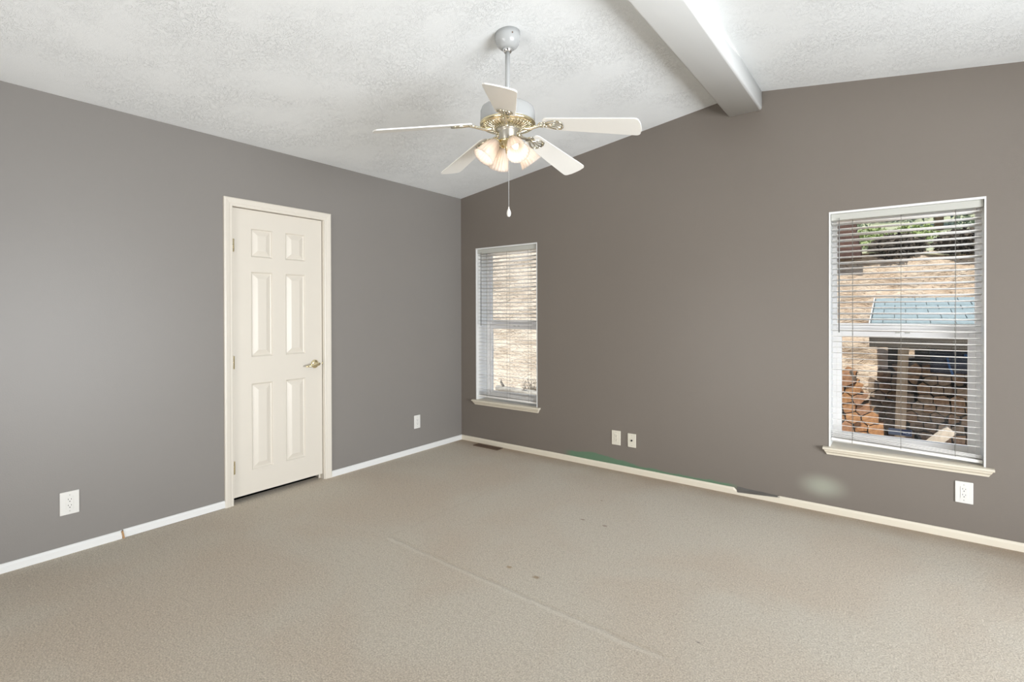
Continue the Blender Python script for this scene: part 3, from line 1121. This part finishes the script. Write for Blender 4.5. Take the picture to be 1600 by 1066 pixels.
# four tulip shades on brass arms
for k in range(4):
    a = R(60 + 90 * k)
    tilt = R(38)
    ca, sa = math.cos(a), math.sin(a)
    Mx = Matrix.Translation((0.062 * ca, 0.062 * sa, fz(2.213))) @ Matrix.Rotation(a, 4, 'Z') @ Matrix.Rotation(PI - tilt, 4, 'Y')
    ar = MB()
    ar.tube([(0.030 * ca, 0.030 * sa, fz(2.205)), (0.048 * ca, 0.048 * sa, fz(2.212)), (0.060 * ca, 0.060 * sa, fz(2.214)), (0.066 * ca, 0.066 * sa, fz(2.208))], 0.007, 8)
    ar.T = Mx
    ar.lathe([(0.0, -0.006), (0.018, -0.006), (0.023, 0.0), (0.024, 0.012), (0.020, 0.012), (0.019, 0.002)], 20)
    ar.build('lamp_arm', M['brass'], fan)
    sd = MB()
    sd.T = Mx
    prof = [(0.0225, 0.004), (0.026, 0.012), (0.034, 0.028), (0.041, 0.050), (0.0455, 0.072), (0.049, 0.092), (0.055, 0.112), (0.060, 0.122)]
    rib = lambda an, z: 0.022 * math.cos(24 * an) * min(1, z / 0.03) if True else 0
    inn = [(r_ - 0.0024, z_) for r_, z_ in prof[::-1]]

    def wave(an, zloc):
        return 0.030 * math.cos(20 * an) * min(1.0, max(0.0, (zloc - 0.004) / 0.04))
    sd.lathe(prof + inn, 96, True, False, flute=wave)
    so = sd.build('lamp_shade', M['shade'], fan)
    so['label'] = 'frosted ribbed glass tulip shade'
    bu = MB()
    bu.T = Mx
    bu.lathe([(0.011, 0.004), (0.012, 0.028), (0.016, 0.042), (0.0175, 0.055), (0.015, 0.068), (0.009, 0.080), (0.003, 0.088), (0.0, 0.089)], 16)
    bo = bu.build('bulb', M['bulb'], so)
    bo['label'] = 'lit candle bulb'
    pl = lamp('fan_lamp', 'POINT', (0, 0, 0), 0.3, (1, 0.88, 0.74), shadow_soft_size=0.015)
    pl.location = Vector((FX, FY, FZ)) + (Mx @ Vector((0, 0, 0.100)))

pc = MB()
for i in range(44):
    zz = 2.146 - i * 0.0062
    pc.T = Matrix.Translation((0.004, 0.002, fz(zz)))
    pc.lathe([(0, -0.0026), (0.0019, -0.0016), (0.0023, 0), (0.0019, 0.0016), (0, 0.0026)], 6)
pc.T = Matrix.Identity(4)
pc.tube([(0.004, 0.002, fz(2.148)), (0.004, 0.002, fz(1.872))], 0.0009, 6)
pco = pc.build('pull_chain', M['fan_white'], fan)
pd = MB()
pd.T = Matrix.Translation((0.004, 0.002, 0))
pd.lathe([(0, fz(1.876)), (0.003, fz(1.874)), (0.0035, fz(1.866)), (0.0055, fz(1.862)), (0.0095, fz(1.852)), (0.0115, fz(1.842)), (0.0105, fz(1.832)), (0.007, fz(1.824)), (0.0, fz(1.821))], 16)
pdo = pd.build('pull_knob', M['pendant'], pco)
pdo['label'] = 'white pull knob'

# ------------------------------------------------------------------ outdoors
GZ = -0.35


def bank_top(x):
    return 2.22 + 0.09 * max(0.0, 3.6 - x) if x > -6 else 2.98


g = MB()
nx, ny = 150, 60
X0, X1 = -10.0, 9.0
grid = []
for i in range(nx + 1):
    xx = X0 + (X1 - X0) * i / nx
    rowv = []
    bt = bank_top(xx)
    for j in range(ny + 1):
        s_ = j / ny                     # up the face from the foot at y 4.75
        yy = 4.75 + 1.15 * s_
        zz = GZ + (bt - GZ) * s_
        d = 0.22 * mnoise.noise(Vector((xx * 0.9, zz * 1.4, 1.7))) + 0.11 * mnoise.noise(Vector((xx * 2.6, zz * 4.5, 5.1))) + 0.05 * mnoise.noise(Vector((xx * 7, zz * 10, 9.3)))
        edge = min(1.0, 4 * s_) * min(1.0, 6 * (1 - s_) + 0.35)
        rowv.append(g.v((xx, yy - d * edge, zz + 0.4 * d * edge)))
    grid.append(rowv)
for i in range(nx):
    for j in range(ny):
        g.f([grid[i][j], grid[i + 1][j], grid[i + 1][j + 1], grid[i][j + 1]], True)
tag(g.build('hillside', M['bank']), 'sunlit tan earth and rock bank behind the house', 'hillside', kind='structure')
gr = MB()
gr.box((-10, TW, GZ - 0.2), (9, 5.0, GZ))
tag(gr.build('ground', M['bank']), 'tan dirt yard between the house and the bank', 'ground', kind='structure')
md = MB()
rows = []
for i in range(41):
    xx = -10 + 19 * i / 40
    rows.append([md.v((xx, 5.8 + 1.1 * j, bank_top(xx) - 0.06 + 0.24 * j + 0.12 * mnoise.noise(Vector((xx, j, 0))))) for j in range(14)])
for A, B in zip(rows, rows[1:]):
    for j in range(13):
        md.f([A[j], B[j], B[j + 1], A[j + 1]], True)
tag(md.build('meadow', M['meadow']), 'grassy slope above the earth bank', 'ground', kind='structure')

# dark timber edging and undergrowth on top of the bank
te = thing('timber_edging', 'red-brown timber retaining edge on top of the bank at upper left', 'retaining edge', (2.75, 5.75, bank_top(2.75)))
for q in range(3):
    MB().box((-1.2, -0.09, -0.14 + 0.18 * q), (0.42 - 0.03 * q, 0.09, 0.035 + 0.18 * q), 0.01).build('timber', M['railroad'], te)
random.seed(11)


def leaf_cloud(mb, cx, cy, cz, rx, ry, rz_, n_, s0, s1, hollow=0.3):
    for _ in range(n_):
        while True:
            p = Vector((random.uniform(-1, 1), random.uniform(-1, 1), random.uniform(-1, 1)))
            if hollow < p.length < 1:
                break
        c = Vector((cx + p.x * rx, cy + p.y * ry, cz + p.z * rz_))
        s_ = random.uniform(s0, s1)
        a = Vector((random.gauss(0, 1), random.gauss(0, 1), random.gauss(0, 1))).normalized()
        b = a.orthogonal().normalized()
        b.rotate(Matrix.Rotation(random.uniform(0, 6.28), 3, a))
        c2 = a.cross(b)
        mb.f([mb.v(c - b * s_), mb.v(c + c2 * s_ * 0.35), mb.v(c + b * s_), mb.v(c - c2 * s_ * 0.35)])


for i, (bx_, lab) in enumerate(((3.62, 'dark tangled shrub on the bank just right of the timber edge'),
                                (4.39, 'dark tangled shrub in the middle of the bank top'),
                                (5.22, 'dark tangled shrub on the bank top at the right window edge'))):
    sh_ = MB()
    leaf_cloud(sh_, 0, 0, 0.08, 0.375, 0.25, 0.22, 1500, 0.03, 0.07, 0.0)
    for _ in range(14):
        a = random.uniform(0, 6.28)
        sh_.tube([(0, 0, -0.1), (0.15 * math.cos(a), 0.1 * math.sin(a), 0.1), (0.33 * math.cos(a), 0.2 * math.sin(a), random.uniform(0.1, 0.3))], [0.012, 0.008, 0.004], 5)
    o = sh_.build('shrub', M['mulch'], loc=(bx_, 5.95, bank_top(bx_)))
    tag(o, lab, 'shrub', 'dark shrubs on the bank top')


def tree(loc, h, r, leaf, label, n_=2600, s0=0.04, s1=0.10):
    t = thing('tree', label, 'tree', loc, group='trees above the bank')
    tk = MB()
    tk.tube([(0, 0, -0.3), (0.04, 0, h * 0.4), (0, 0.05, h * 0.95)], [0.08, 0.06, 0.02], 8)
    for k in range(9):
        a = k * 2.4
        z_ = h * (0.25 + 0.07 * k)
        q = r * (1.0 - 0.07 * k)
        tk.tube([(0.02, 0, z_), (q * 0.8 * math.cos(a), q * 0.8 * math.sin(a), z_ + 0.15)], [0.03, 0.008], 5)
    tk.build('trunk', M['bark'], t)
    fo_ = MB()
    for k in range(10):
        a = k * 2.4 + 0.5
        z_ = h * (0.10 + 0.085 * k)
        q = r * (1.05 - 0.08 * k)
        leaf_cloud(fo_, 0.55 * q * math.cos(a), 0.55 * q * math.sin(a), z_, q * 0.6, q * 0.6, h * 0.11, n_ // 10, s0, s1, 0.0)
    fo_.build('foliage', leaf, t)
    return t


def mz(x_, y_):
    return bank_top(x_) - 0.06 + 0.24 * (y_ - 5.8) / 1.1


tree((2.2, 8.6, mz(2.2, 8.6)), 2.8, 0.9, M['leaf_a'], 'grey-green conifer above the bank at the left of the window view')
tree((4.25, 9.2, mz(4.25, 9.2)), 3.0, 0.95, M['leaf_a'], 'grey-green conifer above the bank in the middle of the window view')
tree((5.9, 12.4, mz(5.9, 12.4)), 4.0, 0.85, M['leaf_b'], 'dark conifer against the blue sky at upper right of the window')
tree((3.0, 12.2, mz(3.0, 12.2)), 4.2, 1.15, M['leaf_b'], 'dark conifer farthest back above the bank')
for i, (bx_, by_, lab) in enumerate(((3.25, 6.9, 'bright green bush left of centre on the grassy slope'), (3.85, 7.4, 'bright green bush on the grassy slope in the middle'))):
    sh_ = MB()
    leaf_cloud(sh_, 0, 0, 0.13, 0.34, 0.3, 0.20, 480, 0.03, 0.06, 0.0)
    tag(sh_.build('bush', M['leaf_c'], loc=(bx_, by_, mz(bx_, by_) + 0.02)), lab, 'bush', 'green bushes on the slope')

# ------------------------------------------------------------------ woodshed
shed = thing('woodshed', 'low open woodshed with a pale blue shingled roof on leaning posts', 'shed', (3.4, 3.0, GZ))
SXo, SYo = 3.4, 3.0


def sl_(x_, y_, z_):
    return (x_ - SXo, y_ - SYo, z_ - GZ)


RX0, RX1, RY0, RY1, RZ0, RZ1 = 3.385, 6.2, 3.0, 4.75, 1.135, 1.50
rfm = MB()
ns = 7
for k in range(ns):                       # lapped courses
    ya, yb = RY0 + (RY1 - RY0) * k / ns, RY0 + (RY1 - RY0) * (k + 1) / ns
    za, zb = RZ0 + (RZ1 - RZ0) * k / ns, RZ0 + (RZ1 - RZ0) * (k + 1) / ns
    wdt = 0.21
    off = (k % 2) * wdt / 2
    q = RX0 - off
    while q < RX1:
        qa, qb = max(q + 0.004, RX0), min(q + wdt - 0.004, RX1)
        if qb > qa:
            w_ = random.uniform(-0.004, 0.004)
            vs = [rfm.v(sl_(qa, ya - 0.012, za + 0.012 + w_)), rfm.v(sl_(qb, ya - 0.012, za + 0.012 + w_)), rfm.v(sl_(qb, yb, zb + 0.002)), rfm.v(sl_(qa, yb, zb + 0.002)),
                  rfm.v(sl_(qa, ya - 0.012, za - 0.001)), rfm.v(sl_(qb, ya - 0.012, za - 0.001)), rfm.v(sl_(qb, yb, zb - 0.006)), rfm.v(sl_(qa, yb, zb - 0.006))]
            for fc_ in ((0, 1, 2, 3), (7, 6, 5, 4), (0, 4, 5, 1), (1, 5, 6, 2), (2, 6, 7, 3), (3, 7, 4, 0)):
                rfm.f([vs[i] for i in fc_])
        q += wdt
rfm.build('shingles', M['shingle'], shed)
dk = MB()
vs = [dk.v(sl_(x_, y_, z_)) for x_, y_, z_ in ((RX0 - 0.01, RY0, RZ0 - 0.004), (RX1, RY0, RZ0 - 0.004), (RX1, RY1, RZ1 - 0.008), (RX0 - 0.01, RY1, RZ1 - 0.008),
                                              (RX0 - 0.01, RY0, RZ0 - 0.03), (RX1, RY0, RZ0 - 0.03), (RX1, RY1, RZ1 - 0.034), (RX0 - 0.01, RY1, RZ1 - 0.034))]
for fc_ in ((0, 1, 2, 3), (7, 6, 5, 4), (0, 4, 5, 1), (1, 5, 6, 2), (2, 6, 7, 3), (3, 7, 4, 0)):
    dk.f([vs[i] for i in fc_])
dk.build('roof_deck', M['gap'], shed)
MB().box(sl_(3.372, 3.02, 0.925), sl_(6.2, 3.06, 1.108), 0.004).build('fascia_board', M['board'], shed)
rk = MB()
rk.prism([(RY0 - 0.02 - SYo, RZ0 - 0.10 - GZ), (RY1 - SYo, RZ1 - 0.10 - GZ), (RY1 - SYo, RZ1 + 0.012 - GZ), (RY0 - 0.02 - SYo, RZ0 + 0.012 - GZ)], 'x', RX0 - 0.024 - SXo, RX0 - 0.012 - SXo)
o = rk.build('rake_board', M['trim_white'], shed)
o['label'] = 'white rake board'
for (xb, yb, xt, yt, zt_, wd_, mm) in ((3.640, 3.80, 3.690, 3.70, 1.20, 0.052, 'post'), (3.60, 4.66, 3.60, 4.66, 1.38, 0.05, 'grey_wood'),
                                       (5.9, 3.80, 5.9, 3.70, 1.20, 0.052, 'post'), (5.9, 4.66, 5.9, 4.66, 1.38, 0.05, 'grey_wood')):
    ps = MB()
    A = [ps.v(sl_(xb + sx_ * wd_, yb + sy_ * 0.04, GZ)) for sx_, sy_ in ((-1, -1), (1, -1), (1, 1), (-1, 1))]
    B = [ps.v(sl_(xt + sx_ * wd_, yt + sy_ * 0.04, zt_)) for sx_, sy_ in ((-1, -1), (1, -1), (1, 1), (-1, 1))]
    for k in range(4):
        ps.f([A[k], A[(k + 1) % 4], B[(k + 1) % 4], B[k]])
    ps.f(A)
    ps.f(B[::-1])
    ps.build('post', M[mm], shed)
for bx0_, bx1_, bz0_, bz1_ in ((3.53, 6.1, -0.25, -0.06), (3.53, 6.1, -0.05, 0.14), (3.53, 6.1, 0.15, 0.33), (3.53, 6.1, 0.34, 0.52), (3.53, 6.1, 0.525, 0.705),
                               (3.53, 3.735, 0.71, 0.825), (3.80, 4.11, 0.71, 0.825), (4.18, 4.265, 0.71, 0.825), (4.33, 6.1, 0.71, 0.825), (3.53, 6.1, 0.83, 1.08), (3.53, 6.1, 1.09, 1.30)):
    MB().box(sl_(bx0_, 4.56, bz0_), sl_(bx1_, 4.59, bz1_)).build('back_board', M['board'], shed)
for (x_, z_, w_, h_) in ((3.52, 0.30, 0.10, 0.56),):
    MB().box(sl_(x_, 4.47, z_), sl_(x_ + w_, 4.50, z_ + h_)).build('side_board', M['board'], shed)

# ------------------------------------------------------------------ firewood
def clip(poly, nx_, nz_, d_):
    """keep the side nx*x + nz*z <= d"""
    out = []
    for i in range(len(poly)):
        p, q = poly[i], poly[(i + 1) % len(poly)]
        sp, sq = nx_ * p[0] + nz_ * p[1] - d_, nx_ * q[0] + nz_ * q[1] - d_
        if sp <= 0:
            out.append(p)
        if sp * sq < 0:
            t_ = sp / (sp - sq)
            out.append((p[0] + t_ * (q[0] - p[0]), p[1] + t_ * (q[1] - p[1])))
    return out


def cell(i, seeds, rmax, rnd):
    """outline of one split log that fits between its neighbours in the stack"""
    cx, cz = seeds[i]
    k = rnd.choice((3, 4, 4, 5, 6))
    ph = rnd.uniform(0, 6.28)
    poly = [(cx + rmax * math.cos(ph + 2 * PI * j / k), cz + rmax * math.sin(ph + 2 * PI * j / k)) for j in range(k)]
    for j, (ox_, oz_) in enumerate(seeds):
        if j == i:
            continue
        dx_, dz_ = ox_ - cx, oz_ - cz
        d_ = math.hypot(dx_, dz_)
        if d_ > 2.5 * rmax:
            continue
        ux, uz = dx_ / d_, dz_ / d_
        poly = clip(poly, ux, uz, ux * cx + uz * cz + d_ / 2 - 0.0055)
    return clip(poly, 0, -1, -(GZ + 0.001))


def put_log(poly, y_, L, m_end, label, group, rnd):
    cx = sum(p[0] for p in poly) / len(poly)
    cz = min(p[1] for p in poly)
    mb = MB()
    secs = []
    for yy, kx in ((0, 1.0), (L * 0.5, 0.97), (L, 0.98)):
        secs.append([mb.v(((p[0] - cx) * kx, yy, (p[1] - cz) * kx)) for p in poly])
    kk = len(poly)
    for A, B in zip(secs, secs[1:]):
        for i in range(kk):
            mb.mi = 1 if i % 3 == 0 else 0
            mb.f([A[i], A[(i + 1) % kk], B[(i + 1) % kk], B[i]])
    mb.mi = 0
    mb.f(secs[0])
    mb.f(secs[-1][::-1])
    o = mb.build('firewood_log', [m_end, M['bark']], loc=(cx, y_, cz))
    return tag(o, label, 'log', group)


rnd = random.Random(21)
ORD = ['bottom', 'second', 'third', 'fourth', 'fifth', 'sixth', 'seventh', 'top']
POS = ['first', 'second', 'third', 'fourth', 'fifth', 'sixth']
row_end = [3.50, 3.45, 3.49, 3.40, 3.36, 3.31, 3.24, 3.18]
for layer in (0, 1):           # sunlit pile beside the shed: a front row and a row close behind it
    seeds, names = [], []
    for r_ in range(8):
        x_ = min(row_end[r_], 3.22 if layer else 9) - 0.062
        cnt = 0
        while x_ > 2.86:
            seeds.append((x_ + rnd.uniform(-0.02, 0.02), GZ + 0.055 + r_ * 0.112 + rnd.uniform(-0.018, 0.018)))
            names.append((cnt, r_))
            x_ -= rnd.uniform(0.115, 0.155)
            cnt += 1
    for i in range(len(seeds)):
        poly = cell(i, seeds, 0.104, rnd)
        if len(poly) < 3:
            continue
        cnt, r_ = names[i]
        if layer == 0:
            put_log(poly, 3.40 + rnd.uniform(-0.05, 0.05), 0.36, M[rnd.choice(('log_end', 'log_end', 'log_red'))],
                    f'sunlit split log, {POS[min(cnt, 5)]} from right, {ORD[r_]} row of the woodpile', 'sunlit firewood beside the shed', rnd)
        else:
            put_log(poly, 3.84 + rnd.uniform(-0.02, 0.03), 0.36, M['log_end'],
                    'split log glimpsed behind the sunlit front row of the woodpile', 'second row of sunlit firewood', rnd)
seeds = []
for r_ in range(9):           # shaded stack under the roof
    x_ = (3.385 if r_ < 7 else 3.42 if r_ < 8 else 3.64) + (r_ % 2) * 0.066
    while x_ < 4.75:
        seeds.append((x_ + rnd.uniform(-0.02, 0.02), GZ + 0.055 + r_ * 0.112 + rnd.uniform(-0.018, 0.018)))
        x_ += rnd.uniform(0.115, 0.16)
for i in range(len(seeds)):
    poly = cell(i, seeds, 0.098, rnd)
    if len(poly) >= 3:
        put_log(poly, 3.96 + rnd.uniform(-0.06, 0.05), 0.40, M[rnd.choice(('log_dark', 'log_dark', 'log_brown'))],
                'weathered split log stacked in the shade under the blue shed roof', 'shaded firewood under the shed roof', rnd)
lg = MB()
lg.T = Matrix.Rotation(R(-48), 4, 'Y')
lg.prism([(-0.055, -0.05), (0.05, -0.055), (0.06, 0.045), (0.0, 0.062), (-0.058, 0.04)], 'x', -0.13, 0.13)
tag(lg.build('firewood_log', M['pale_log'], loc=(4.02, 3.62, GZ + 0.245)), 'pale grey log leaning at a slant in front of the shaded stack', 'log')
lg = MB()
lg.lathe([(0.0, 0.0), (0.075, 0.0), (0.08, 0.02), (0.076, 0.11), (0.07, 0.12), (0.0, 0.122)], 14)
tag(lg.build('firewood_log', M['pale_log'], loc=(3.86, 3.72, GZ)), 'short round log standing just right of the leaning post foot', 'log')
# blue tarp bundle on the stack
tp = MB()
random.seed(8)
rows = []
for i in range(15):
    u = i / 14
    rows.append([tp.v((0.55 * u, -0.10 + 0.20 * v + 0.03 * mnoise.noise(Vector((u * 7, v * 5, 1))),
                       0.07 + 0.05 * math.sin(PI * v) + 0.03 * mnoise.noise(Vector((u * 9, v * 8, 4))))) for v in [q / 8 for q in range(9)]]
                + [tp.v((0.55 * u, -0.12 + 0.02 * mnoise.noise(Vector((u * 9, 3, 2))), -0.14 + 0.04 * mnoise.noise(Vector((u * 5, 8, 4)))))])
for A, B in zip(rows, rows[1:]):
    for j in range(8):
        tp.f([A[j], B[j], B[j + 1], A[j + 1]], True)
    tp.f([A[9], B[9], B[0], A[0]], True)
tpo = tp.build('tarp', M['tarp_dark'], loc=(3.93, 3.94, GZ + 1.09))
sol = tpo.modifiers.new('thick', 'SOLIDIFY')
sol.thickness = 0.004
tag(tpo, 'crumpled navy tarp with a bright blue strap on the shaded log stack', 'tarp')
stp = MB()
stp.tube([(0.20, -0.128, -0.15), (0.17, -0.135, -0.06), (0.15, -0.125, 0.05)], 0.012, 6)
stp.tube([(0.30, -0.118, 0.085), (0.36, -0.118, 0.06)], 0.016, 6)
so_ = stp.build('strap', M['tarp'], tpo)
so_['label'] = 'bright blue strap'

# ------------------------------------------------------------------ what lies outside the corner window
fl = MB()
fl.tube([(-2.75, 4.00, GZ + 0.17), (-2.3, 3.98, GZ + 0.15), (-1.9, 3.95, GZ + 0.14), (-1.3, 3.9, GZ + 0.12)], [0.055, 0.065, 0.07, 0.075], 10)
fl.tube([(-2.55, 3.99, GZ + 0.18), (-2.62, 3.96, GZ + 0.30), (-2.60, 3.95, GZ + 0.36)], [0.03, 0.022, 0.012], 6)
fl.tube([(-2.1, 3.95, GZ + 0.16), (-1.95, 3.86, GZ + 0.28)], [0.025, 0.01], 6)
fl.tube([(-1.5, 3.9, GZ + 0.09), (-1.45, 3.9, GZ - 0.005)], 0.05, 6)
fl.tube([(-2.7, 4.0, GZ + 0.14), (-2.72, 4.0, GZ - 0.005)], 0.05, 6)
tag(fl.build('fallen_branch', M['grey_wood']), 'weathered grey fallen branch outside the corner window', 'branch')
db_ = MB()
random.seed(31)
for _ in range(120):
    a = random.uniform(0, 6.28)
    l_ = random.uniform(0.15, 0.36)
    e = random.uniform(0.3, 1.3)
    d = Vector((math.cos(a) * math.cos(e), math.sin(a) * math.cos(e), math.sin(e)))
    m_ = d * l_ * 0.6 + Vector((random.uniform(-0.04, 0.04), random.uniform(-0.04, 0.04), 0))
    db_.tube([(0, 0, 0), m_, d * l_ + Vector((random.uniform(-0.06, 0.06), 0, 0.02))], [0.006, 0.004, 0.002], 4)
leaf_cloud(db_, 0, 0, 0.2, 0.28, 0.2, 0.18, 260, 0.012, 0.03, 0.0)
tag(db_.build('dry_shrub', M['dry'], loc=(-2.15, 4.40, GZ)), 'dry grey shrub behind the fallen branch outside the corner window', 'shrub')
